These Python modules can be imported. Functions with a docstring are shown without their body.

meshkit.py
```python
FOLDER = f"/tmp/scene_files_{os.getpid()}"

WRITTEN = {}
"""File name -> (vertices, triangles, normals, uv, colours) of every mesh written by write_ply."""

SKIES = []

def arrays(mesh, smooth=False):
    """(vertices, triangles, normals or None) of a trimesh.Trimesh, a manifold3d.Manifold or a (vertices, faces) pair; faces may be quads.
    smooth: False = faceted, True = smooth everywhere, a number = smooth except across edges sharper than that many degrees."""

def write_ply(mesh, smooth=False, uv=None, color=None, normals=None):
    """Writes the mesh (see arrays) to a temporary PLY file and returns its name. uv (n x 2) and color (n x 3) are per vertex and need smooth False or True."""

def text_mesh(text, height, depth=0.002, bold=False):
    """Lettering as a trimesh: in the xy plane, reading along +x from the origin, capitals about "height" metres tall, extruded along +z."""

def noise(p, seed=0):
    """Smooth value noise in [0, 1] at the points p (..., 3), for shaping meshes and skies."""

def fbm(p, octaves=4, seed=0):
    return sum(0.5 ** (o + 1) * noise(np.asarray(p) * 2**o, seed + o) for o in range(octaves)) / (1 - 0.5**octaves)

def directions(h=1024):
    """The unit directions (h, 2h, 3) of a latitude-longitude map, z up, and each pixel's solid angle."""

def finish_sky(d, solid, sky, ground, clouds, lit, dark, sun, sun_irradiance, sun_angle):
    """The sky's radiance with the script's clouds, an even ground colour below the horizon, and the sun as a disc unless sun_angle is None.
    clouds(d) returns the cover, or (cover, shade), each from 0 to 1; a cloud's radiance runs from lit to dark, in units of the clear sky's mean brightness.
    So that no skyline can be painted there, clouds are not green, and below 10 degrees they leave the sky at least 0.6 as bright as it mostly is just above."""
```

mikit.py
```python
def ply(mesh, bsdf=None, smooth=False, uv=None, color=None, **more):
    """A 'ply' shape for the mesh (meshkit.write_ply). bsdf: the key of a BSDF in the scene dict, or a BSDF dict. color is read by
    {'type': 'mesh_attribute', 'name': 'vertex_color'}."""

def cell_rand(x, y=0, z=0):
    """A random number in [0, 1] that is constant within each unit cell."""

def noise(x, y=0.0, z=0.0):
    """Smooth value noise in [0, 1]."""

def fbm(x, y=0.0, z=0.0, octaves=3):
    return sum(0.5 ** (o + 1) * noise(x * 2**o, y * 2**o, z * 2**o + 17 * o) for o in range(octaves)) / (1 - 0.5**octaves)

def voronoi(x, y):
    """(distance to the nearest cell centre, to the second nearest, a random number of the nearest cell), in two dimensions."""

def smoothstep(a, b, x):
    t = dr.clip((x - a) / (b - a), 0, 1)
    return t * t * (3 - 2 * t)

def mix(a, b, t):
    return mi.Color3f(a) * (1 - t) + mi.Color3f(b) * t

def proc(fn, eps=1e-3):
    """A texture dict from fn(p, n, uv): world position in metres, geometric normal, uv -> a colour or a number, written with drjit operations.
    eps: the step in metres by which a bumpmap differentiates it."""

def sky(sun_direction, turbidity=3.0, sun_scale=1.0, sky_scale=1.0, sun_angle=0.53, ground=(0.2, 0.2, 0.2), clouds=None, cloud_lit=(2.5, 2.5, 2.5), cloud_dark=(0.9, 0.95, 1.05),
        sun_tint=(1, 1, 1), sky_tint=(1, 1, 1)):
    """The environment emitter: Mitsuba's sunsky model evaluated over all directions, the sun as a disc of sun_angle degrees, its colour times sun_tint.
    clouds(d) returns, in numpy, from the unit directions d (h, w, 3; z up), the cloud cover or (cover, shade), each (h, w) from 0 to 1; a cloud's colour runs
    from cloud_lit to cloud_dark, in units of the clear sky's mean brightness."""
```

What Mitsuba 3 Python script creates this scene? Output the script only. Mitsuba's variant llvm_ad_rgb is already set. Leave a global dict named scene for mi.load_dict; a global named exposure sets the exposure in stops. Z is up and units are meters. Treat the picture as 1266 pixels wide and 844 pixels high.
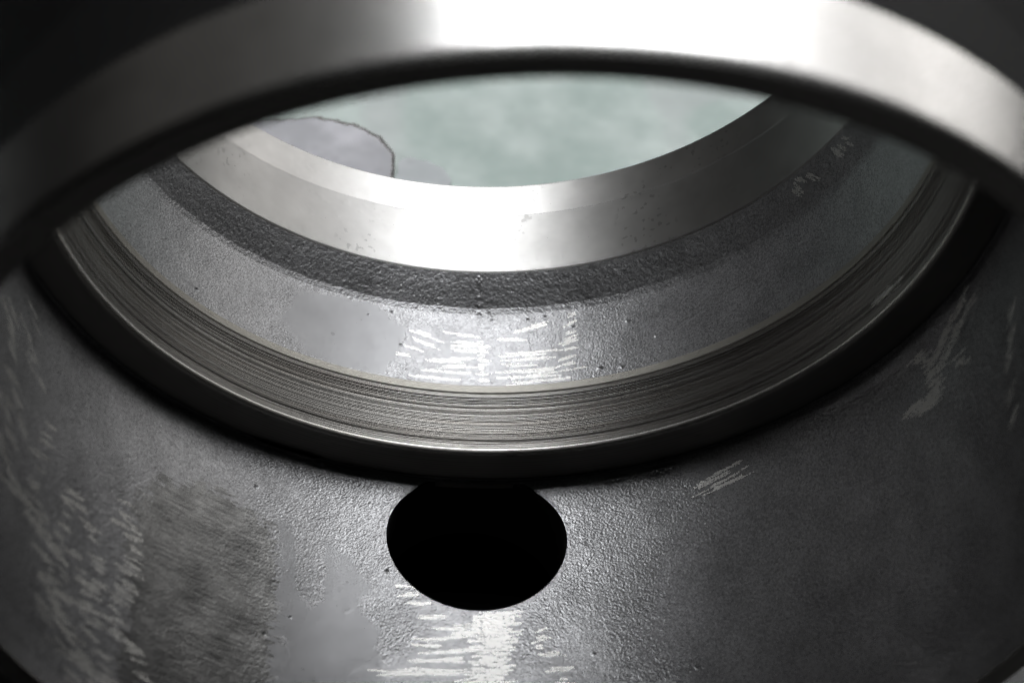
import math
import numpy as np, trimesh, mitsuba as mi, drjit as dr
import mikit, meshkit
from mikit import noise, fbm, smoothstep, mix, cell_rand
from scipy.ndimage import gaussian_filter

T = mi.ScalarTransform4f
scene, labels = {}, {}
exposure = 0.2

# ------------------------------------------------------------------ camera
EYE = [-0.04112782, -0.34118344, 0.32647671]
FWD = [0.08908382, 0.65996565, -0.74599559]
UP = [-0.0294675, 0.75039188, 0.66033605]
scene['camera'] = {
    'type': 'thinlens', 'fov': 25.594, 'fov_axis': 'x', 'aperture_radius': 0.0029, 'focus_distance': 0.556,
    'near_clip': 0.01, 'far_clip': 50.0,
    'to_world': T().look_at(origin=EYE, target=[a + b for a, b in zip(EYE, FWD)], up=UP)}

# ------------------------------------------------------------------ light: one tall workshop window beyond the far end of the housing
WIN_Y, WIN_X0, WIN_X1, WIN_Z0, WIN_Z1, WIN_L = 1.60, -0.43, 0.98, 1.12, 2.95, 16.0

SIDE_L = 0.05  # radiance of the added fill panel on the left
LOW_L = 3.6        # frosted lower panes to the right of the window

# ------------------------------------------------------------------ helpers
KEYS = {}


def numbered(key):
    n = KEYS.get(key, 0)
    KEYS[key] = n + 1
    return key if n == 0 else f'{key}_{n:03d}'


def put(key, v, f, n, bsdf, uv=None):
    """One shape entry of the scene from arrays with their own normals."""
    key = numbered(key)
    path = meshkit.write_ply((v, f), True, uv=uv, normals=n)
    scene[key] = {'type': 'ply', 'filename': path, 'face_normals': False, 'bsdf': {'type': 'ref', 'id': bsdf}}
    return key


def solid(key, mesh, bsdf, smooth=30):
    key = numbered(key)
    scene[key] = mikit.ply(mesh, bsdf, smooth=smooth)
    return key


def thetas(fine, coarse, inner=50.0, reach=100.0):
    """Angles round the axis in degrees, 0 at the bottom: fine near the bottom, coarse over the top, closed."""
    a = np.concatenate([np.arange(-180, -reach, 2.0), np.arange(-reach, -inner, coarse), np.arange(-inner, inner, fine), np.arange(inner, reach, coarse), np.arange(reach, 180, 2.0), [180.0]])
    return a


def arclen(p):
    d = np.hypot(*np.diff(p, axis=0).T)
    return np.concatenate([[0], np.cumsum(d)])


def resample(p, step):
    p = np.asarray(p, float)
    s = arclen(p)
    n = max(2, int(round(s[-1] / step)) + 1)
    t = np.linspace(0, s[-1], n)
    return np.stack([np.interp(t, s, p[:, 0]), np.interp(t, s, p[:, 1])], 1)


def rounded(p, radius):
    """Profile with its inner corners rounded (mm or m alike)."""
    p = [np.asarray(q, float) for q in p]
    out = [p[0]]
    for a, b, c in zip(p[:-2], p[1:-1], p[2:]):
        r = min(radius, 0.45 * np.linalg.norm(a - b), 0.45 * np.linalg.norm(c - b))
        p0, p1 = b + (a - b) / np.linalg.norm(a - b) * r, b + (c - b) / np.linalg.norm(c - b) * r
        for t in np.linspace(0, 1, 6):
            out.append((1 - t) ** 2 * p0 + 2 * t * (1 - t) * b + t * t * p1)
    out.append(p[-1])
    return np.array(out)


def revolve(profile, th, height=None, flip=False):
    """Grid of revolution about the y axis. profile rows (y, r). height(theta_deg, s, points) -> displacement along the surface normal in metres.
    Returns vertices (nt, ns, 3), normals, theta grid, arc-length grid."""
    p = np.asarray(profile, float)
    s = arclen(p)
    t = np.radians(th)
    tg = np.gradient(p, s, axis=0)
    nrm = np.stack([-tg[:, 1], tg[:, 0]], 1)              # (y, r) normal; for dy>0 it points outward (+r)
    nrm /= np.linalg.norm(nrm, axis=1, keepdims=True)
    if not flip:
        nrm = -nrm                                         # default: towards the axis for a profile running along +y
    e = np.stack([np.sin(t), np.zeros_like(t), -np.cos(t)], 1)
    base = e[:, None, :] * p[None, :, 1:2] + np.array([0, 1.0, 0]) * p[None, :, 0:1]
    n0 = e[:, None, :] * nrm[None, :, 1:2] + np.array([0, 1.0, 0]) * nrm[None, :, 0:1]
    n0 = np.broadcast_to(n0, base.shape)
    TH, S = np.meshgrid(th, s, indexing='ij')
    v = base
    if height is not None:
        v = base + n0 * height(TH, S, base)[..., None]
    return v, n0, TH, S


def grid_normals(v, n0):
    n = np.cross(np.gradient(v, axis=0), np.gradient(v, axis=1))
    n /= np.linalg.norm(n, axis=-1, keepdims=True) + 1e-30
    return np.where((n * n0).sum(-1, keepdims=True) < 0, -n, n)


def grid_faces(nt, ns):
    i, j = np.meshgrid(np.arange(nt - 1), np.arange(ns - 1), indexing='ij')
    q = np.stack([i * ns + j, i * ns + j + 1, (i + 1) * ns + j + 1, (i + 1) * ns + j], -1).reshape(-1, 4)
    return q


def add_grid(key, v, n, TH, S, bsdf, pick=None):
    """The grid (or the quads chosen by pick) as one mesh with u along the turning direction and v across it."""
    nt, ns = TH.shape
    q = grid_faces(nt, ns)
    if pick is not None:
        q = q[pick]
    f = np.vstack([q[:, [0, 1, 2]], q[:, [0, 2, 3]]])
    used, inv = np.unique(f, return_inverse=True)
    f = inv.reshape(f.shape)
    V, N = v.reshape(-1, 3)[used], n.reshape(-1, 3)[used]
    fn = np.cross(V[f[:, 1]] - V[f[:, 0]], V[f[:, 2]] - V[f[:, 0]])
    if (fn * N[f[:, 0]]).sum() < 0:
        f = f[:, ::-1]
    uv = np.stack([TH.ravel()[used] / 360 * 0.65, S.ravel()[used]], 1)
    return put(key, V, f, N, bsdf, uv)


def turned(key, profile, bsdf, th=None, step=0.0008, flip=False, height=None, rnd=0.0):
    p = rounded(profile, rnd) if rnd else profile
    p = resample(p, step) if step else np.asarray(p)
    v, n0, TH, S = revolve(p, thetas(0.5, 0.8) if th is None else th, height, flip)
    return add_grid(key, v, grid_normals(v, n0), TH, S, bsdf)


def ns(p, scale, seed=0):
    return meshkit.noise(np.asarray(p) / scale, seed)


def smooth01(a, b, x):
    t = np.clip((x - a) / (b - a), 0, 1)
    return t * t * (3 - 2 * t)


def seg_dist(px, py, a, b):
    a, b = np.asarray(a, float), np.asarray(b, float)
    d = b - a
    t = np.clip(((px - a[0]) * d[0] + (py - a[1]) * d[1]) / (d @ d), 0, 1)
    return np.hypot(px - a[0] - t * d[0], py - a[1] - t * d[1])


def poly_depth(px, py, pts):
    """Signed depth inside a polygon (positive inside)."""
    from shapely import Polygon, contains_xy
    pts = np.asarray(pts, float)
    d = np.full(px.shape, 1e9)
    for a, b in zip(pts, np.roll(pts, -1, axis=0)):
        d = np.minimum(d, seg_dist(px, py, a, b))
    return np.where(contains_xy(Polygon(pts), px, py), d, -d)


# ------------------------------------------------------------------ materials
def two(b):
    return {'type': 'twosided', 'bsdf': b}


def rgb(*c):
    return {'type': 'rgb', 'value': list(c)}


def conductor(refl, au, av):
    return two({'type': 'roughconductor', 'distribution': 'ggx', 'material': 'none', 'alpha_u': au, 'alpha_v': av, 'specular_reflectance': refl})


def cast_color(p, n, uv):
    a = fbm(p.x * 140, p.y * 140, p.z * 140, 4)
    b = noise(p.x * 3600, p.y * 3600, p.z * 3600)
    c = noise(p.x * 1900 + 7, p.y * 1900, p.z * 1900)
    v = 0.124 * (0.72 + 0.56 * a) * (0.45 + 0.65 * b + 0.45 * c)
    return mi.Color3f(v, v * 0.995, v * 1.02)


def shoulder_color(p, n, uv):
    return cast_color(p, n, uv) * 0.9


def brown_color(p, n, uv):
    a = 0.4 * fbm(uv.x * 220, uv.y * 2400 + uv.x * 60, 3.0, 3) + 0.6 * fbm(p.x * 170, p.y * 170, p.z * 170, 3)
    b = noise(p.x * 3600, p.y * 3600, p.z * 3600)
    v = (0.078 + 0.16 * (a - 0.5)) * (0.6 + 0.8 * b)
    return mi.Color3f(v * 1.01, v, v * 0.985)


def filler_color(p, n, uv):
    a = fbm(p.x * 90, p.y * 90, p.z * 90, 4)
    b = smoothstep(0.90, 0.95, noise(p.x * 420, p.y * 420, p.z * 420))
    v = (0.118 + 0.05 * (a - 0.5)) * (1 - 0.25 * b)
    return mi.Color3f(v, v, v * 1.03)


def seat_color(p, n, uv):
    lines = fbm(uv.y * 2600, uv.x * 6.0, 1.0, 3)
    stain = smoothstep(0.45, 0.75, fbm(uv.x * 26, uv.y * 700, 7.0, 3))
    v = 0.128 + 0.11 * (lines - 0.5)
    return mix(mi.Color3f(v, v * 0.965, v * 0.915), mi.Color3f(v * 0.62, v * 0.52, v * 0.45), 0.3 * stain)


def bore_color(p, n, uv):
    a = fbm(p.x * 160, p.y * 160, p.z * 160, 4)
    spots = smoothstep(0.74, 0.82, noise(p.x * 900, p.y * 900, p.z * 900)) * smoothstep(0.55, 0.7, noise(p.x * 70, p.y * 70, p.z * 70))
    v = (0.36 + 0.12 * (a - 0.5)) * (1 - 0.25 * spots)
    return mi.Color3f(v, v * 0.985, v * 0.96)


def inner_color(p, n, uv):
    return bore_color(p, n, uv) * 0.8


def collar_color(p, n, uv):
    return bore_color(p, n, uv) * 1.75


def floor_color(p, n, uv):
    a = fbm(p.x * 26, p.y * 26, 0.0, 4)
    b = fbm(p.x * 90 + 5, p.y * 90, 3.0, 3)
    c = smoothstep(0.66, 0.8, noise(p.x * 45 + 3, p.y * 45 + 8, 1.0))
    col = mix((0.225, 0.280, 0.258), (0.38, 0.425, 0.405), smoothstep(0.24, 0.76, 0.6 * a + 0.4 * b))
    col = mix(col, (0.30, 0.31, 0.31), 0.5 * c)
    # green only near the far opening; elsewhere darkened to cut bounce light
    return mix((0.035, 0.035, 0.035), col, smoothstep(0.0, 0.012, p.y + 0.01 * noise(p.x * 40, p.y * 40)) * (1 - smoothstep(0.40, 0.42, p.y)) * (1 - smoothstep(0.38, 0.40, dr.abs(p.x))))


def patch_color(p, n, uv):
    a = fbm(p.x * 60, p.y * 60, 0.0, 4)
    return mix((0.31, 0.31, 0.325), (0.45, 0.445, 0.47), smoothstep(0.3, 0.7, a))


def scuff_color(p, n, uv):
    return mix(floor_color(p, n, uv), (0.40, 0.395, 0.42), 0.6)


scene['cast_iron'] = two({'type': 'principled', 'base_color': mikit.proc(cast_color), 'metallic': 0.75, 'roughness': 0.41, 'specular': 0.4})
scene['rough_cast_iron'] = two({'type': 'principled', 'base_color': mikit.proc(shoulder_color), 'metallic': 0.7, 'roughness': 0.40, 'specular': 0.4})
scene['brushed_cast_iron'] = two({'type': 'principled', 'base_color': mikit.proc(brown_color), 'metallic': 0.75, 'roughness': 0.38, 'specular': 0.4})
scene['grey_filler'] = two({'type': 'principled', 'base_color': mikit.proc(filler_color), 'metallic': 0.62, 'roughness': 0.42, 'specular': 0.4})
scene['burnished_steel'] = conductor(rgb(0.54, 0.53, 0.512), 0.26, 0.5)
scene['seat_steel'] = conductor(mikit.proc(seat_color), 0.16, 0.24)
scene['bore_steel'] = conductor(mikit.proc(bore_color), 0.13, 0.30)
scene['inner_bore_steel'] = conductor(mikit.proc(inner_color), 0.15, 0.34)
scene['collar_steel'] = conductor(mikit.proc(collar_color), 0.09, 0.22)
scene['face_steel'] = conductor(rgb(0.30, 0.29, 0.275), 0.24, 0.3)
scene['dark_paint'] = two({'type': 'principled', 'base_color': rgb(0.03, 0.03, 0.03), 'roughness': 0.45, 'specular': 0.4})
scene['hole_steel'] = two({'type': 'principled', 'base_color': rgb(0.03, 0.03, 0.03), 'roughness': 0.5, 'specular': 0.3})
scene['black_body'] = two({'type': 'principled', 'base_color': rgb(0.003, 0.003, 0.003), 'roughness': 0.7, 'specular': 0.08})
scene['hole_shade'] = two({'type': 'diffuse', 'reflectance': rgb(0.002, 0.002, 0.002)})  # near-black colour stands in for the shade deep in the hole
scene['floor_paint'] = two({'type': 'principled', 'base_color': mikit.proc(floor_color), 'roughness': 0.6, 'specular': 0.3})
scene['bare_concrete'] = two({'type': 'diffuse', 'reflectance': mikit.proc(patch_color)})
scene['scuffed_paint'] = two({'type': 'diffuse', 'reflectance': mikit.proc(scuff_color)})
scene['crack_dirt'] = two({'type': 'diffuse', 'reflectance': rgb(0.11, 0.105, 0.10)})
scene['window_frame_paint'] = two({'type': 'diffuse', 'reflectance': rgb(0.4, 0.4, 0.4)})
scene['window_back'] = two({'type': 'diffuse', 'reflectance': rgb(0.02, 0.02, 0.02)})

# ------------------------------------------------------------------ the floor
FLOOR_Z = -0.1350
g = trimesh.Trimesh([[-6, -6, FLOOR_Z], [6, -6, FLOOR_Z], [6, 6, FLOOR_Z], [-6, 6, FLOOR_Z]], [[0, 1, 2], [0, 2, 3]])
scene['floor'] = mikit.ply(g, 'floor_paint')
labels['floor'] = {'label': 'pale green painted floor seen through the far opening of the housing', 'category': 'floor', 'kind': 'structure'}


def flat_shape(pts, z0, z1, smooth=True):
    from shapely import Polygon
    p = np.asarray(pts, float) / 1000
    poly = Polygon(p)
    if smooth:
        poly = poly.buffer(0.003).buffer(-0.006).buffer(0.003)
    m = trimesh.creation.extrude_polygon(poly, z1 - z0, engine='earcut')
    m.apply_translation([0, 0, z0])
    return m, poly


def ragged(pts, seed, amp=0.5):
    """The outline with extra points and small random steps."""
    rng = np.random.default_rng(seed)
    p = np.asarray(pts, float)
    out = []
    for a, b in zip(p, np.roll(p, -1, axis=0)):
        k = max(1, int(np.linalg.norm(b - a) / 2.0))
        for i in range(k):
            out.append(a + (b - a) * i / k + rng.normal(0, amp, 2))
    return out


PATCH = [(-90, 140), (-72, 146), (-56, 148.5), (-43, 150), (-33, 148.5), (-26.5, 145.5), (-21.5, 141.2), (-19.4, 136), (-19.3, 128.5), (-24, 112), (-40, 98), (-70, 96), (-95, 110)]
m, poly = flat_shape(ragged(PATCH, 3, 0.35), FLOOR_Z + 0.0012, FLOOR_Z + 0.0030)
solid('floor__bare_patch', m, 'bare_concrete', False)
labels['floor__bare_patch'] = {'label': 'bare grey patch in the floor paint with a dark ragged outline'}
rim = poly.buffer(0.0008)
from shapely import Polygon, affinity
rim = rim.union(affinity.translate(poly.buffer(0.0005), 0.0004, 0.0008))
c = np.array(rim.exterior.coords)
rim = Polygon(c + 0.0008 * (meshkit.noise(np.c_[c * 300, 0 * c[:, :1]], 4)[:, None] - .5)).buffer(0)
m = trimesh.creation.extrude_polygon(rim, 0.002, engine='earcut')
m.apply_translation([0, 0, FLOOR_Z + 0.0005])
solid('floor__patch_rim', m, 'crack_dirt', False)
m, _ = flat_shape(ragged([(-17, 136.5), (-11, 135.2), (-4, 132), (-1, 128), (-4, 120), (-12, 116), (-17.2, 122)], 5, 0.6), FLOOR_Z + 0.0005, FLOOR_Z + 0.002)
solid('floor__bare_patch', m, 'scuffed_paint', False)
labels['floor__bare_patch_001'] = {'label': 'small pale scuff on the green floor right of the bare patch'}

# ------------------------------------------------------------------ the window that lights it and added fill panels (out of the frame)
m = trimesh.creation.box([WIN_X1 - WIN_X0, 0.01, WIN_Z1 - WIN_Z0])
cx, cz = (WIN_X0 + WIN_X1) / 2, (WIN_Z0 + WIN_Z1) / 2
pane = trimesh.Trimesh([[WIN_X0, WIN_Y, WIN_Z0], [WIN_X1, WIN_Y, WIN_Z0], [WIN_X1, WIN_Y, WIN_Z1], [WIN_X0, WIN_Y, WIN_Z1]], [[0, 1, 2], [0, 2, 3]])
scene['workshop_window__pane'] = mikit.ply(pane, 'window_back', emitter={'type': 'area', 'radiance': rgb(WIN_L * 0.985, WIN_L, WIN_L * 1.01)})
fr = []
for x in (WIN_X0 - 0.03, WIN_X1 + 0.03):
    fr.append(trimesh.creation.box([0.058, 0.06, WIN_Z1 - WIN_Z0 + 0.118], trimesh.transformations.translation_matrix([x, WIN_Y + 0.01, cz])))
for z in (WIN_Z0 - 0.03, WIN_Z1 + 0.03):
    fr.append(trimesh.creation.box([WIN_X1 - WIN_X0, 0.055, 0.058], trimesh.transformations.translation_matrix([cx, WIN_Y + 0.01, z])))
scene['workshop_window__frame'] = mikit.ply(trimesh.util.concatenate(fr), 'window_frame_paint')
side_panel = trimesh.Trimesh([[-1.75, 0.55, 0.35], [-0.50, 1.75, 0.35], [-0.50, 1.75, 2.3], [-1.75, 0.55, 2.3]], [[0, 1, 2], [0, 2, 3]])  # unseen dim panel added to lift the reflections from the left
side_panel_c = np.array([-1.125, 1.15, 1.325])
scene['added_side_fill__pane'] = mikit.ply(side_panel, 'window_back', emitter={'type': 'area', 'radiance': rgb(SIDE_L, SIDE_L * 0.96, SIDE_L * 0.9)})
labels['added_side_fill'] = {'label': 'added dim fill panel to the left of the bright workshop window', 'category': 'window'}
for k, (x0, x1, lv) in enumerate([(1.05, 1.30, 6.0), (1.34, 1.60, 3.0), (1.64, 1.95, 1.4)]):      # added glowing panels, dimmer rightwards, to soften the highlight edge
    pn = trimesh.Trimesh([[x0, WIN_Y, WIN_Z0], [x1, WIN_Y, WIN_Z0], [x1, WIN_Y, WIN_Z1], [x0, WIN_Y, WIN_Z1]], [[0, 1, 2], [0, 2, 3]])
    scene['workshop_window__added_fade_pane' + (f'_{k:03d}' if k else '')] = mikit.ply(pn, 'window_back', emitter={'type': 'area', 'radiance': rgb(lv, lv, lv)})
low = trimesh.Trimesh([[0.85, WIN_Y, 0.10], [2.40, WIN_Y, 0.10], [2.40, WIN_Y, 1.05], [0.85, WIN_Y, 1.05]], [[0, 1, 2], [0, 2, 3]])
scene['frosted_window__pane'] = mikit.ply(low, 'window_back', emitter={'type': 'area', 'radiance': rgb(LOW_L, LOW_L * 0.985, LOW_L * 0.96)})
labels['frosted_window'] = {'label': 'frosted lower window below the bright workshop window', 'category': 'window'}
labels['workshop_window'] = {'label': 'bright workshop window high beyond the far end of the housing', 'category': 'window'}

# ------------------------------------------------------------------ the machined housing
H = 'machined_housing'
labels[H] = {'label': 'machined grey cast iron housing with stepped bore and drain hole above the green floor', 'category': 'machine housing'}

R_CH = 0.1095
Y_J = -0.0020
HOLE_Y, HOLE_R, HOLE_RY = -0.0195, 0.0217, 0.0197      # slightly oval, drilled at a slant
OVAL = HOLE_R / HOLE_RY

# --- chamber wall: raw casting with the drain hole, filler, wire brushing and grinding strokes
STROKES = []          # (theta_deg, y_mm) pairs, half width mm


def path_strokes(path, count, length, angle, width, seed, spread=0.8):
    """Short parallel grinding strokes strung along a path, both in surface coordinates."""
    rng = np.random.default_rng(seed)
    p = np.asarray(path, float)
    mm = np.stack([np.radians(p[:, 0]) * R_CH * 1000, p[:, 1]], 1)
    s = arclen(mm)
    for t in (np.arange(count) + rng.uniform(-0.3, 0.3, count)) / max(count - 1, 1) * s[-1]:
        c = np.array([np.interp(t, s, mm[:, 0]), np.interp(t, s, mm[:, 1])]) + rng.normal(0, spread, 2)
        a = np.radians(angle + rng.normal(0, 6))
        h = 0.5 * length * rng.uniform(0.6, 1.3) * np.array([np.cos(a), np.sin(a)])
        STROKES.append((c - h, c + h, width * rng.uniform(0.6, 1.2)))


def stroke(a, b, w):
    k = np.radians(1) * R_CH * 1000
    STROKES.append((np.array([a[0] * k, a[1]]), np.array([b[0] * k, b[1]]), w))


path_strokes([(-61.1, -33.8), (-62.2, -46.7), (-63.3, -55.0)], 9, 4.6, 10, 0.6, 1)
path_strokes([(-56.1, -44.8), (-57.7, -57.9), (-58.1, -66.6), (-56.3, -71.6), (-51.4, -68.2), (-50.5, -57.9), (-52.4, -49.4), (-55.5, -45.0)], 30, 4.6, 5, 0.6, 2)
path_strokes([(-47.5, -38), (-45.4, -50.4), (-46.6, -62.3), (-48.1, -69.9), (-44.2, -74.3), (-42.2, -79.0)], 24, 5.0, 0, 0.6, 3)
path_strokes([(-57.6, -73.0), (-53.2, -79.2), (-50.2, -85.9)], 12, 5.5, -6, 0.6, 4)
path_strokes([(-73.8, -16.5), (-70.1, -23.0), (-69.9, -33.9), (-66.4, -39.7)], 14, 5.0, -22, 0.6, 5, 1.9)
path_strokes([(-68.5, -13), (-65.7, -25.0)], 8, 5.0, -26, 0.6, 6, 1.9)
path_strokes([(-70.0, -53.5), (-65.9, -56.1), (-61.5, -58.4), (-57.1, -65.4)], 14, 5.5, -12, 0.7, 7, 1.9)
path_strokes([(-71.5, -36), (-69.2, -50)], 8, 5.0, -20, 0.7, 8, 1.9)
path_strokes([(72.9, -7.4), (67.6, -13.6), (63.3, -16.8), (62.8, -24.0)], 14, 4.5, 8, 0.8, 9)
path_strokes([(80.7, -20.4), (76.8, -32.5), (75.6, -44.1)], 9, 5.0, 30, 0.8, 10)
path_strokes([(61.6, -7.1), (65.0, -15.6), (70.7, -20.6)], 8, 4.5, -6, 0.8, 11)
path_strokes([(-54, -60), (-51, -72), (-47, -86)], 22, 5.0, -2, 0.5, 16, 2.6)
path_strokes([(-60, -60), (-57, -76), (-53, -88)], 18, 5.5, -8, 0.5, 18, 2.4)
path_strokes([(59.5, -20.5), (62.5, -22.5), (64, -20)], 12, 4.5, 4, 0.9, 12, 0.6)
path_strokes([(64, -12), (68, -8), (72, -6)], 7, 5.5, 20, 0.9, 15, 0.6)
for a, b, w in [((-10.5, -34.3), (-8.0, -33.4), .45), ((-10.2, -37.0), (-7.2, -35.8), .55), ((-8.9, -39.4), (-6.2, -38.8), .5), ((-7.4, -42.5), (-4.4, -41.9), .5),
                ((-7.7, -48.8), (-0.3, -46.7), .7), ((-7.2, -52.1), (0.6, -50.1), .7), ((-12.2, -59.4), (0.6, -56.5), .6), ((-8.7, -55.4), (-2.3, -53.6), .8), ((-3.2, -44.7), (1.2, -43.3), .8),
                ((-3.0, -46.2), (1.2, -45.3), .6), ((-6.0, -45.6), (-2, -45.2), .4), ((-9.8, -57.4), (-3, -57.0), .6), ((-3, -60), (1, -58), .8), ((-8.6, -50.6), (-5.2, -50.2), .5),
                ((6.8, -48.3), (8.8, -47.2), .7), ((6.8, -46.2), (8.0, -45.6), .4), ((7.3, -52.2), (10.2, -52.4), .7), ((7.5, -56.6), (10.9, -56.7), .55), ((9.2, -59.9), (10.8, -60.2), .6), ((6.7, -50.3), (7.6, -50.3), .5),
                ((27.8, -11.2), (35.1, -9.1), .4), ((28.0, -12.4), (34.1, -10.4), .4), ((29.0, -14.9), (36.6, -12.8), .4), ((30.0, -13.6), (35.6, -11.6), .4)]:
    stroke(a, b, w)
rng = np.random.default_rng(20)
for k in range(62):                                      # the solid ground column below the hole, stroke by stroke
    y = -40.3 - k * 0.33
    stroke((0.3 + rng.normal(0, .9), y - .15), (4.3 + rng.normal(0, .8) - 0.028 * k, y + .15), 0.29)

FILLER = [(-25.5, -24.5), (-21.2, -25.5), (-15.6, -28.6), (-13.2, -37.0), (-14.6, -39.5), (-14.6, -43.0), (-12.4, -46), (-12.2, -62.0), (-11.5, -75), (-25.5, -75), (-25.4, -49.4)]
COLUMN = [(-23.9, -20.0), (-19.6, -21.5), (-19.4, -42.0), (-21.0, -45.5), (-22.7, -43.0)]
BRUSH = [(-45.8, -33.5), (-42, -24.5), (-36, -21.0), (-31.7, -21.8), (-26.5, -24.5), (-24.8, -44.8), (-25.6, -69.0), (-34, -88), (-46.5, -88), (-45.2, -64.8), (-46.6, -49.2)]


def deg_to_mm(pts, r=R_CH):
    p = np.asarray(pts, float)
    return np.stack([np.radians(p[:, 0]) * r * 1000, p[:, 1]], 1)


def bundles(segs, seed):
    """Each stroke as a bundle of hairline scratches of uneven length."""
    rng = np.random.default_rng(seed)
    out = []
    for a, b, w in segs:
        a, b = np.asarray(a, float), np.asarray(b, float)
        L = np.linalg.norm(b - a)
        t, nrm_ = (b - a) / L, np.array([-(b - a)[1], (b - a)[0]]) / L
        if w < 0.3:
            out.append((a, b, w))
            continue
        for k in range(max(2, int(round(w / 0.13)))):
            o = rng.uniform(-1, 1) * w
            c = (a + b) / 2 + t * rng.normal(0, 0.14) * L + nrm_ * o
            hl = 0.5 * L * rng.uniform(0.35, 1.1)
            d = t + nrm_ * rng.normal(0, 0.035)
            out.append((c - d * hl, c + d * hl, rng.uniform(0.12, 0.26)))
    return out


def seg_field(px, py, segs):
    """max over strokes of 1 - distance / half width, evaluated only near each stroke."""
    out = np.full(px.shape, -9.0)
    ux, uy = px[:, 0], py
    for a, b, w in segs:
        x0, x1 = min(a[0], b[0]) - 2.5 * w, max(a[0], b[0]) + 2.5 * w
        i0, i1 = np.searchsorted(ux, [x0, x1])
        if i1 <= i0:
            continue
        sub = 1 - seg_dist(px[i0:i1], py[i0:i1], a, b) / w
        out[i0:i1] = np.maximum(out[i0:i1], sub)
    return out


prof = resample([(-0.0950, 0.1080), (-0.0900, 0.1091), (-0.0840, R_CH), (-0.0120, R_CH), (-0.0070, R_CH - 0.0002), (-0.0030, R_CH - 0.0006)], 0.00021)
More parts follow.
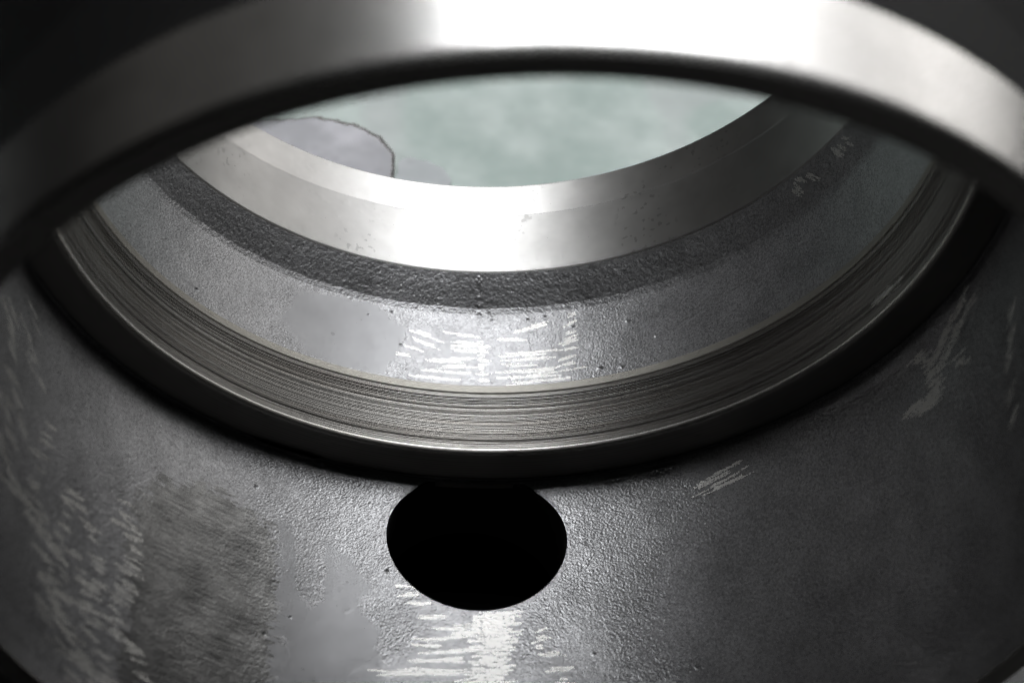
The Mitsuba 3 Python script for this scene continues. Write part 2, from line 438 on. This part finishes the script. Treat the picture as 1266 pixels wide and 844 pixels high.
# a fillet runs up to the seat face
fil = [(-0.0030 + 0.0010 * math.sin(a), R_CH - 0.0006 - 0.0008 * (1 - math.cos(a))) for a in np.linspace(0, math.pi / 2, 14)[1:]]
prof = np.vstack([prof, fil])
th = thetas(0.105, 0.26, 48.0, 98.0)
TH, Yg = np.meshgrid(th, prof[:, 0], indexing='ij')
MX, MY = np.radians(TH) * R_CH * 1000, Yg * 1000
e3 = np.stack([np.sin(np.radians(TH)) * R_CH, Yg, -np.cos(np.radians(TH)) * R_CH], -1)
N1, N2, N3 = ns(e3, 0.00028, 1), np.random.default_rng(2).random(TH.shape), ns(e3, 0.0018, 3)
grain = (N1 - .5) * 0.42 + (N2 - .5) * 0.42
wob = (ns(e3, 0.0011, 5) - .5) * 2
wob2 = (ns(e3, 0.004, 6) - .5) * 2
d_fill = poly_depth(MX, MY, deg_to_mm(FILLER)) + 0.8 * wob + 1.0 * wob2 + 1.1 * (N1 - .5) + smooth01(-22, -25, TH) * (2.6 * wob2 + 5.0 * (meshkit.noise(np.stack([MX * .3, MY * 2.0, 0 * MX], -1), 19) - .5))
d_col = poly_depth(MX, MY, deg_to_mm(COLUMN)) + 0.7 * wob
d_brush = poly_depth(MX, MY, deg_to_mm(BRUSH)) + 1.2 * wob + 1.8 * wob2 + 4.0 * (meshkit.noise(np.stack([MX * .3, MY * 2.3, 0 * MX], -1), 17) - .5) + 2.5 * (N1 - .5)
sd = seg_field(MX, MY, bundles(STROKES, 101))
# strokes take the peaks of the grain first and break up at their rims
streak_noise = ns(np.stack([MX * 0.35, MY * 2.6, 0 * MX], -1), 1.0, 9)
burn = sd + 2.0 * (N1 - .5) + 1.3 * (streak_noise - .42) + 1.0 * (N2 - .5) > 0.0
fillm = (d_fill > 0) & (d_col < 0)
brushm = (d_brush > 0) & ~fillm
fs, bs = smooth01(-0.2, 0.5, d_fill) * (1 - smooth01(-.3, .3, d_col)), smooth01(-1.2, 1.5, d_brush)
bu = gaussian_filter(burn.astype(float), 0.7)
amp = 0.00016 * (0.55 + 0.9 * smooth01(.3, .7, ns(e3, 0.012, 11)))
brush_h = meshkit.noise(np.stack([MX * .28 + .05 * MY, MY * 2.3 + .12 * MX, 0 * MX], -1), 12) * .6 + meshkit.noise(np.stack([MX * .5, MY * 4.4 + .2 * MX, 0 * MX], -1), 18) * .4 - .5
h = amp * grain * (1 - 0.93 * fs) * (1 - 0.3 * bs) * (1 - 0.45 * bu)
h = h + 0.00004 * (N3 - .5) * (1 - 0.5 * fs) + 0.00025 * (ns(e3, 0.011, 13) - .5)
h = h + 0.00005 * brush_h * bs * (1 - fs)
h = h + 0.00002 * bu * (streak_noise - .5)
# grinding lines inside the strokes
h = h + bu * 0.00006 * (meshkit.noise(np.stack([MX * .12, MY * 3.4, 0 * MX], -1), 14) - .5)
# pin holes and a dent in the filler
rng = np.random.default_rng(31)
for k in range(8):
    a, b = rng.uniform(-30, 32) * R_CH * 1000 * math.pi / 180, rng.uniform(-66, -6)
    w = rng.uniform(.22, .45)
    h = h - 0.00022 * np.exp(-((MX - a) ** 2 + (MY - b) ** 2) / w ** 2)
dent = seg_dist(MX, MY, *deg_to_mm([(-16.3, -43.7), (-14.2, -41.0)]))
h = h - 0.00016 * np.exp(-(dent / .55) ** 2) * (0.3 + 1.4 * wob2)
# burr lumps along the seat corner
for (a, b), w, z in [((-25.5, -1.9), 1.2, .0010), ((-23.6, -2.6), 1.0, .0009), ((-21.6, -2.4), .8, .0013), ((-20.4, -3.4), .7, .0011), ((-28, -2.2), 1.4, .0008), ((18, -4.5), 1.1, .0004), ((24, -4.6), 1.5, .0006)]:
    h = h + z * np.exp(-((MX - np.radians(a) * R_CH * 1000) ** 2 / (2.6 * w) ** 2 + (MY - b) ** 2 / (.7 * w) ** 2)) * (0.5 + N1)
# scuffed wavy edge of the fillet
edge = smooth01(-7, -3, MY)
h = h + edge * 0.00020 * (ns(np.stack([MX / 9, MY / 3, 0 * MX], -1), 1.0, 21) - .5)

v, n0, TH, S = revolve(prof, th, lambda a, b, c: h)
# snap the grid to the rim of the drilled hole and leave the inside out
hx, hy = v[..., 0], v[..., 1] - HOLE_Y
rad = np.hypot(hx, hy * OVAL)
low = v[..., 2] < 0
near = low & (np.abs(rad - HOLE_R) < 0.00016) & (Yg < -0.0031)
k = np.where(near, HOLE_R / np.maximum(rad, 1e-9), 1.0)
v = v.copy()
nrm = grid_normals(v, n0)
v[..., 0], v[..., 1] = hx * k, hy * k + HOLE_Y
# a softly broken rim
v[..., 2] -= np.where(low & (Yg < -0.0036), 0.0009 * np.clip(1 - (rad - HOLE_R) / 0.0015, 0, 1) ** 2 * smooth01(-0.0036, -0.006, Yg), 0)
inside = low & (np.hypot(v[..., 0], (v[..., 1] - HOLE_Y) * OVAL) < HOLE_R - 1e-5) & (Yg < -0.0031)      # a thin lip stays under the seat
q = grid_faces(*TH.shape)
keep = ~inside.ravel()[q].any(1)
kind = np.where(burn, 3, np.where(fillm, 1, np.where(brushm, 2, 0))).ravel()[q[:, 0]]
CW = f'{H}__chamber_wall'
add_grid(CW, v, nrm, TH, S, 'cast_iron', keep & (kind == 0))
add_grid(f'{CW}__filler_patch', v, nrm, TH, S, 'grey_filler', keep & (kind == 1))
add_grid(f'{CW}__brushed_patch', v, nrm, TH, S, 'brushed_cast_iron', keep & (kind == 2))
add_grid(f'{CW}__grinding_marks', v, nrm, TH, S, 'burnished_steel', keep & (kind == 3))
labels[f'{CW}__filler_patch'] = {'label': 'smooth grey patch on the chamber wall left of the drain hole'}
labels[f'{CW}__brushed_patch'] = {'label': 'dull brown wire-brushed patch on the lower left chamber wall'}
labels[f'{CW}__grinding_marks'] = {'label': 'bright grinding strokes scattered over the chamber wall', 'kind': 'stuff'}

# drain hole: a drilled sleeve that runs down through a boss to a blanked end
a = np.linspace(0, 2 * np.pi, 181)
zz = np.concatenate([[-0.1000], np.linspace(-0.1072, -0.1325, 24)])
top = -np.sqrt(R_CH ** 2 - (HOLE_R * np.sin(a)) ** 2) - 0.0004
A, Z = np.meshgrid(a, np.linspace(0, 1, 30), indexing='ij')
zt = top[:, None] * (1 - Z) + (-0.1330) * Z
sv = np.stack([HOLE_R * np.sin(A), HOLE_Y + HOLE_RY * np.cos(A), zt], -1)
sn = np.stack([-np.sin(A), -np.cos(A), 0 * A], -1)
add_grid(f'{CW}__drain_hole', sv, sn, np.degrees(A), Z * 0.026, 'hole_steel')
labels[f'{CW}__drain_hole'] = {'label': 'dark round drain hole drilled through the chamber wall below the seat'}
cap = trimesh.creation.cylinder(HOLE_R + 0.001, 0.001, sections=64)
cap.apply_translation([0, HOLE_Y, -0.1336])
solid(f'{CW}__hole_bottom', cap, 'hole_shade')
boss = trimesh.creation.annulus(HOLE_R + 0.0004, 0.029, 0.0140, sections=64)
boss.apply_translation([0, HOLE_Y, -0.1272])
solid(f'{H}__drain_boss', boss, 'dark_paint')

# --- valve seat: dark turned front face, rounded nose, grooved cone
SEAT = f'{H}__seat_ring'
rng = np.random.default_rng(41)
face = resample([(Y_J + 0.0001, 0.1092), (-0.0002, 0.1013)], 0.00006)
fh = np.interp(np.arange(len(face)), np.arange(0, len(face) + 6, 3), rng.normal(0, 0.000006, len(np.arange(0, len(face) + 6, 3))))
face2 = np.vstack([[Y_J + 0.0002, 0.1120], face])
turned(f'{SEAT}__seat_face', face2, 'face_steel', thetas(0.5, 0.8), 0, height=lambda a, s, b: np.broadcast_to(np.concatenate([[0], fh]), a.shape))
labels[f'{SEAT}__seat_face'] = {'label': 'black shadowed front face of the seat ring with faint turning lines'}

nose = [(-0.0002, 0.1013)] + [(0.0009 - 0.0011 * math.cos(t), 0.1000 + 0.0013 * (1 - math.sin(t))) for t in np.linspace(0.05, math.pi / 2, 14)]


def nose_h(a, s, b):
    chip = np.exp(-((a - 4.9) / 0.8) ** 2) + 0.6 * np.exp(-((a - 12) / 0.4) ** 2) + 0.4 * np.exp(-((a + 31) / 0.3) ** 2)
    return -0.00022 * chip * ns(b, 0.0009, 44) + 0.00002 * (ns(b, 0.0007, 45) - .5)


turned(f'{SEAT}__nose', resample(nose, 0.00009), 'nose_steel', thetas(0.3, 0.6), 0, height=nose_h)
labels[f'{SEAT}__nose'] = {'label': 'thin bright rounded edge between the grooved seat and its black face'}

cone = resample([(0.0009, 0.1000), (0.0160, 0.0971)], 0.00005)
S_ = arclen(cone)
gh = np.zeros(len(S_))
x = 0.0002
while x < S_[-1]:
    w = rng.uniform(0.00013, 0.00036)
    dpt = 0.000010 + abs(rng.normal(0, 0.000018)) + (0.00004 if rng.random() < 0.10 else 0)
    gh -= dpt * np.exp(-((S_ - x) / (w * .42)) ** 2)
    x += w * 1.15
for x, w, dpt in [(0.0015, .0006, .00008), (0.0112, .0004, .00007), (0.0127, .0004, .00006), (0.0022, .0003, .00006)]:
    gh -= dpt * np.exp(-((S_ - x) / w) ** 2)


def cone_h(a, s, b):
    mod = 0.8 + 0.4 * meshkit.noise(np.stack([a / 5.0, s * 9000, 0 * a], -1), 46)
    dash = (meshkit.noise(np.stack([a / 0.9, s * 14000, 0 * a], -1), 47) - .5) * 0.000012
    return 1.6 * gh[None, :] * mod + dash


v, n0, TH, S = revolve(cone, thetas(0.28, 0.45), cone_h)
nrm = grid_normals(v, n0)
q = grid_faces(*TH.shape)
sp = ((TH - 64.5) / 3.6) ** 2 + ((v[..., 1] * 1000 - 4.0 - .12 * (64.5 - TH)) / 1.3) ** 2 + 1.6 * (meshkit.noise(np.stack([TH * .8, S * 9000, 0 * S], -1), 49) - .5) < 0.75
sp = sp.ravel()[q].all(1)
add_grid(f'{SEAT}__grooved_seat', v, nrm, TH, S, 'seat_steel', ~sp)
add_grid(f'{SEAT}__grooved_seat__shiny_scuff', v, nrm, TH, S, 'burnished_steel', sp)
labels[f'{SEAT}__grooved_seat__shiny_scuff'] = {'label': 'small shiny rubbed spot high on the right of the grooved seat'}
labels[f'{SEAT}__grooved_seat'] = {'label': 'dull brownish seat cone covered in fine turned grooves'}
lip = resample([(0.0160, 0.0971), (0.0163, 0.0969), (0.0183, 0.0968), (0.0187, 0.0972)], 0.0001)
turned(f'{SEAT}__lip', lip, 'seat_lip', thetas(0.4, 0.8), 0, height=lambda a, s, b: 0.000015 * (meshkit.noise(np.stack([a / 3, s * 8000, 0 * a], -1), 48) - .5))
scene['nose_steel'] = conductor(rgb(0.55, 0.53, 0.50), 0.16, 0.26)
scene['seat_lip'] = conductor(rgb(0.22, 0.21, 0.19), 0.3, 0.4)

# --- throat wall: raw casting between the seat and the far bore, with a coarse shoulder
TW = f'{H}__throat_wall'
tp = resample([(0.0185, 0.0972), (0.0300, 0.0973), (0.0425, 0.0974)], 0.00021)
sh = resample([(0.0425, 0.0974), (0.0445, 0.0971), (0.0470, 0.0962), (0.0500, 0.0951), (0.0536, 0.0939)], 0.00021)[1:]
prof = np.vstack([tp, sh])
R_T = 0.0970
th = thetas(0.115, 0.22, 72.0, 98.0)
TH, Yg = np.meshgrid(th, prof[:, 0], indexing='ij')
MX, MY = np.radians(TH) * R_T * 1000, Yg * 1000
e3 = np.stack([np.sin(np.radians(TH)) * R_T, Yg, -np.cos(np.radians(TH)) * R_T], -1)
N1, N2, N3 = ns(e3, 0.00028, 51), np.random.default_rng(52).random(TH.shape), ns(e3, 0.0018, 53)
wob = (ns(e3, 0.0010, 55) - .5) * 2
wob2 = (ns(e3, 0.004, 56) - .5) * 2
FILL_T = [(-27, 39.5), (-20.6, 41.0), (-14.5, 42.0), (-13.0, 38.5), (-10.4, 34.9), (-11.5, 28.5), (-13.5, 19.0), (-20.4, 18.6), (-26, 19.5), (-30.5, 27)]
soft = smooth01(-21, -30, TH)
d_fill = poly_depth(MX, MY, deg_to_mm(FILL_T, R_T)) + 0.5 * wob + 0.5 * wob2 + soft * 5.5 * (N1 - .5)
T_STROKES = []
kt = math.radians(1) * R_T * 1000
for (a, b) in [((-9.1, 35.2), (-5.7, 33.4)), ((-9.9, 33.0), (-6.3, 30.5)), ((-10.5, 29.6), (-8.1, 29.0)), ((-12.0, 26.9), (-9.9, 26.9)), ((-3.5, 35.4), (0.4, 34.7)), ((-3.2, 33.3), (0.6, 32.6)), ((-4.1, 29.9), (0.6, 29.9)),
               ((-5.1, 27.0), (0.3, 27.7)), ((-6.3, 24.1), (0.0, 25.0)), ((-8.2, 22.4), (-0.0, 22.4)), ((-9.1, 20.2), (-1.6, 20.1)), ((3.4, 34.2), (7.4, 34.0)),
               ((6.5, 36.2), (11.1, 38.2)), ((8.3, 37.6), (10.9, 38.8)), ((4.5, 28.8), (11.1, 29.0)), ((4.8, 27.2), (12.2, 27.1)), ((4.2, 25.1), (8.6, 25.2)), ((3.8, 23.0), (12.1, 23.1)), ((4.3, 20.8), (13.3, 22.0)),
               ((4.3, 19.3), (13.2, 19.4)), ((12.4, 31.1), (15.1, 31.7)), ((13.4, 34.3), (14.9, 35.0)), ((13.8, 37.5), (15.0, 38.2)), ((13.3, 29.0), (15.2, 29.5)), ((12.2, 26.0), (14.9, 26.9)), ((13.9, 40.3), (14.9, 40.5)),
               ((13.3, 32.4), (15.2, 33.0)), ((12.6, 24), (14.6, 24.6)), ((-7.2, 25.8), (-2.2, 26.2)), ((-2.8, 31.4), (0.4, 31.4))]:
    T_STROKES.append((np.array([a[0] * kt, a[1]]), np.array([b[0] * kt, b[1]]), 0.55))
for k in range(9):
    y = 20.5 + k * 1.55
    T_STROKES.append((np.array([0.5 * kt, y]), np.array([(1.6 + .4 * math.sin(k * 2.1)) * kt, y + .3]), 0.5))
rng = np.random.default_rng(77)
for k in range(14):
    a, y = rng.uniform(52, 65), rng.uniform(50.5, 52.5)
    T_STROKES.append((np.array([a * kt, y]), np.array([(a + .9) * kt, y - rng.uniform(1.5, 3.2)]), 0.33))
sd = seg_field(MX, MY, bundles(T_STROKES, 102))
streak_noise = ns(np.stack([MX * 0.35, MY * 2.4, 0 * MX], -1), 1.0, 59)
burn = (sd + 2.0 * (N1 - .5) + 1.3 * (streak_noise - .42) + 1.0 * (N2 - .5) > 0.0) & ((MY < 42) | (TH > 48))
fillm = d_fill > 0
fs = smooth01(-0.3, 0.5, d_fill)
bu = gaussian_filter(burn.astype(float), 0.7)
shoulder = smooth01(41.5, 44.5, MY + 0.9 * wob2)
right_fade = 0.55 + 0.45 * smooth01(35, 8, TH)
grain = (N1 - .5) * .42 + (N2 - .5) * .42
coarse = (ns(e3, 0.0007, 61) - .5) * .5 + (N1 - .5) * .3 + (N2 - .5) * .3
h = 0.00016 * right_fade * grain * (1 - shoulder) * (1 - .95 * fs) * (1 - .45 * bu) + 0.00020 * coarse * shoulder
h = h + 0.00003 * (N3 - .5) * (1 - .5 * fs) + 0.00012 * (ns(e3, 0.009, 63) - .5)
h = h + bu * 0.00006 * (meshkit.noise(np.stack([MX * .12, MY * 3.2, 0 * MX], -1), 64) - .5)
# parting-line crack down the shoulder and the wall
crx = 0.75 * kt + 0.8 * (ns(np.stack([0 * MX, MY, 0 * MX], -1), 2.0, 65) - .5) + np.where(MY < 45, 0, 0)
cr = np.exp(-((MX - crx) / 0.42) ** 2)
cr = np.exp(-((MX - crx - 0.5 * wob) / 0.9) ** 2)
h = h + cr * np.where(MY > 41, 0.00040, 0.00009) * (ns(e3, 0.00075, 66) - .62)
br = seg_dist(MX, MY, [0.9 * kt, 45.2], [2.6 * kt, 42.2])
h = h + 0.00034 * np.exp(-(br / .9) ** 2) * (ns(e3, 0.0007, 67) - .6)
for (a, b), w in [((14.6, 36.6), .4), ((18.3, 21.4), .55), ((-11.0, 30.0), .35), ((10.5, 41.2), .35), ((-16, 38), .2), ((21.5, 20.4), .5), ((23, 35), .45), ((-12.4, 40.5), .4), ((52, 36), .7), ((55, 33.0), .5), ((-44.5, 22.5), .5), ((2.6, 40.8), .3), ((8.0, 40.6), .3)]:
    h = h - 0.00026 * (0.3 + 1.4 * N1) * np.exp(-((MX - a * kt) ** 2 / w ** 2 + (MY - b) ** 2 / (w * .7) ** 2))
# a scratch on the right
scr = seg_dist(MX, MY, [27 * kt, 27.5], [42 * kt, 33.5])
h = h - 0.00012 * np.exp(-(scr / .3) ** 2)
v, n0, TH, S = revolve(prof, th, lambda a, b, c: h)
nrm = grid_normals(v, n0)
q = grid_faces(*TH.shape)
kind = np.where(burn, 3, np.where(fillm, 1, np.where(shoulder + 0.9 * (N2 - .5) + .8 * wob > 0.5, 2, 0))).ravel()[q[:, 0]]
add_grid(TW, v, nrm, TH, S, 'cast_iron', kind == 0)
add_grid(f'{TW}__filler_patch', v, nrm, TH, S, 'grey_filler', kind == 1)
add_grid(f'{TW}__shoulder', v, nrm, TH, S, 'rough_cast_iron', kind == 2)
add_grid(f'{TW}__grinding_marks', v, nrm, TH, S, 'burnished_steel', kind == 3)
labels[f'{TW}__filler_patch'] = {'label': 'smooth pale grey patch on the throat wall left of the grinding marks'}
labels[f'{TW}__shoulder'] = {'label': 'dark coarse cast shoulder below the bright bore ring'}
labels[f'{TW}__grinding_marks'] = {'label': 'cluster of bright grinding strokes in the middle of the throat wall', 'kind': 'stuff'}

# --- far bore: two bright turned lands
BO = f'{H}__outlet_bore'


def bore_h(a, s, b):
    scuff = np.exp(-((a + 22) / 9) ** 2) * smooth01(.66, .8, ns(b, 0.0014, 71)) * smooth01(.5, .62, ns(b, 0.006, 72)) * smooth01(8, -4, a)
    nick = smooth01(.93, .97, ns(b, 0.0012, 73)) * smooth01(.6, .7, ns(b, 0.012, 75))
    return -0.000012 * scuff + 0.000006 * nick


inner = [(0.0536, 0.0939), (0.0541, 0.0936), (0.0745, 0.0943)]
outer = [(0.0745, 0.0943), (0.0748, 0.09445), (0.0856, 0.0945), (0.0865, 0.0953)]
turned(f'{BO}__inner_land', resample(inner, 0.0003), 'inner_bore_steel', thetas(0.25, 0.35), 0, height=bore_h)
turned(f'{BO}__outer_land', resample(outer, 0.0003), 'bore_steel', thetas(0.25, 0.5), 0, height=bore_h)
labels[f'{BO}__outer_land'] = {'label': 'bright outer land of the bore at the far opening'}
labels[f'{BO}__inner_land'] = {'label': 'bright inner land of the bore next to the dark shoulder'}

# --- near collar: bright turned outside, dark end face, then the flange behind it
CO = f'{H}__near_collar'
turned(f'{CO}__end_face', rounded([(-0.0950, 0.1080), (-0.0959, 0.1074), (-0.0959, 0.1122)], 0.0003), 'face_steel', thetas(0.8, 1.0), 0.0003)
labels[f'{CO}__end_face'] = {'label': 'dark out-of-focus end face of the near collar'}
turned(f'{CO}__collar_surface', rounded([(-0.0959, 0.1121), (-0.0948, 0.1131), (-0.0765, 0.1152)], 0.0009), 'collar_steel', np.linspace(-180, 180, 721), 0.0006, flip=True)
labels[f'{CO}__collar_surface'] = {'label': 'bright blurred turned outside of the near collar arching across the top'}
turned(f'{CO}__back', rounded([(-0.0765, 0.1152), (-0.0758, 0.1146), (-0.0758, 0.1119)], 0.0003), 'black_body', np.linspace(-180, 180, 361), 0.0004, flip=True)
v, n0, TH, S = revolve(resample([(-0.0758, 0.1120), (-0.0500, 0.1122), (-0.0200, 0.1150), (0.0300, 0.1150), (0.050, 0.1180)], 0.0008), np.linspace(-180, 180, 721), flip=True)
q = grid_faces(*TH.shape)
open_ = (np.hypot(v[..., 0], v[..., 1] - HOLE_Y) < HOLE_R + 0.002) & (v[..., 2] < 0)
add_grid(f'{H}__barrel', v, n0, TH, S, 'black_body', ~open_.ravel()[q].any(1))
turned(f'{H}__far_flange', rounded([(0.050, 0.118), (0.050, 0.1325), (0.052, 0.1345), (0.0845, 0.1345), (0.0865, 0.1325), (0.0865, 0.0953)], 0.0006), 'dark_paint', np.linspace(-180, 180, 361), 0.0008, flip=True)
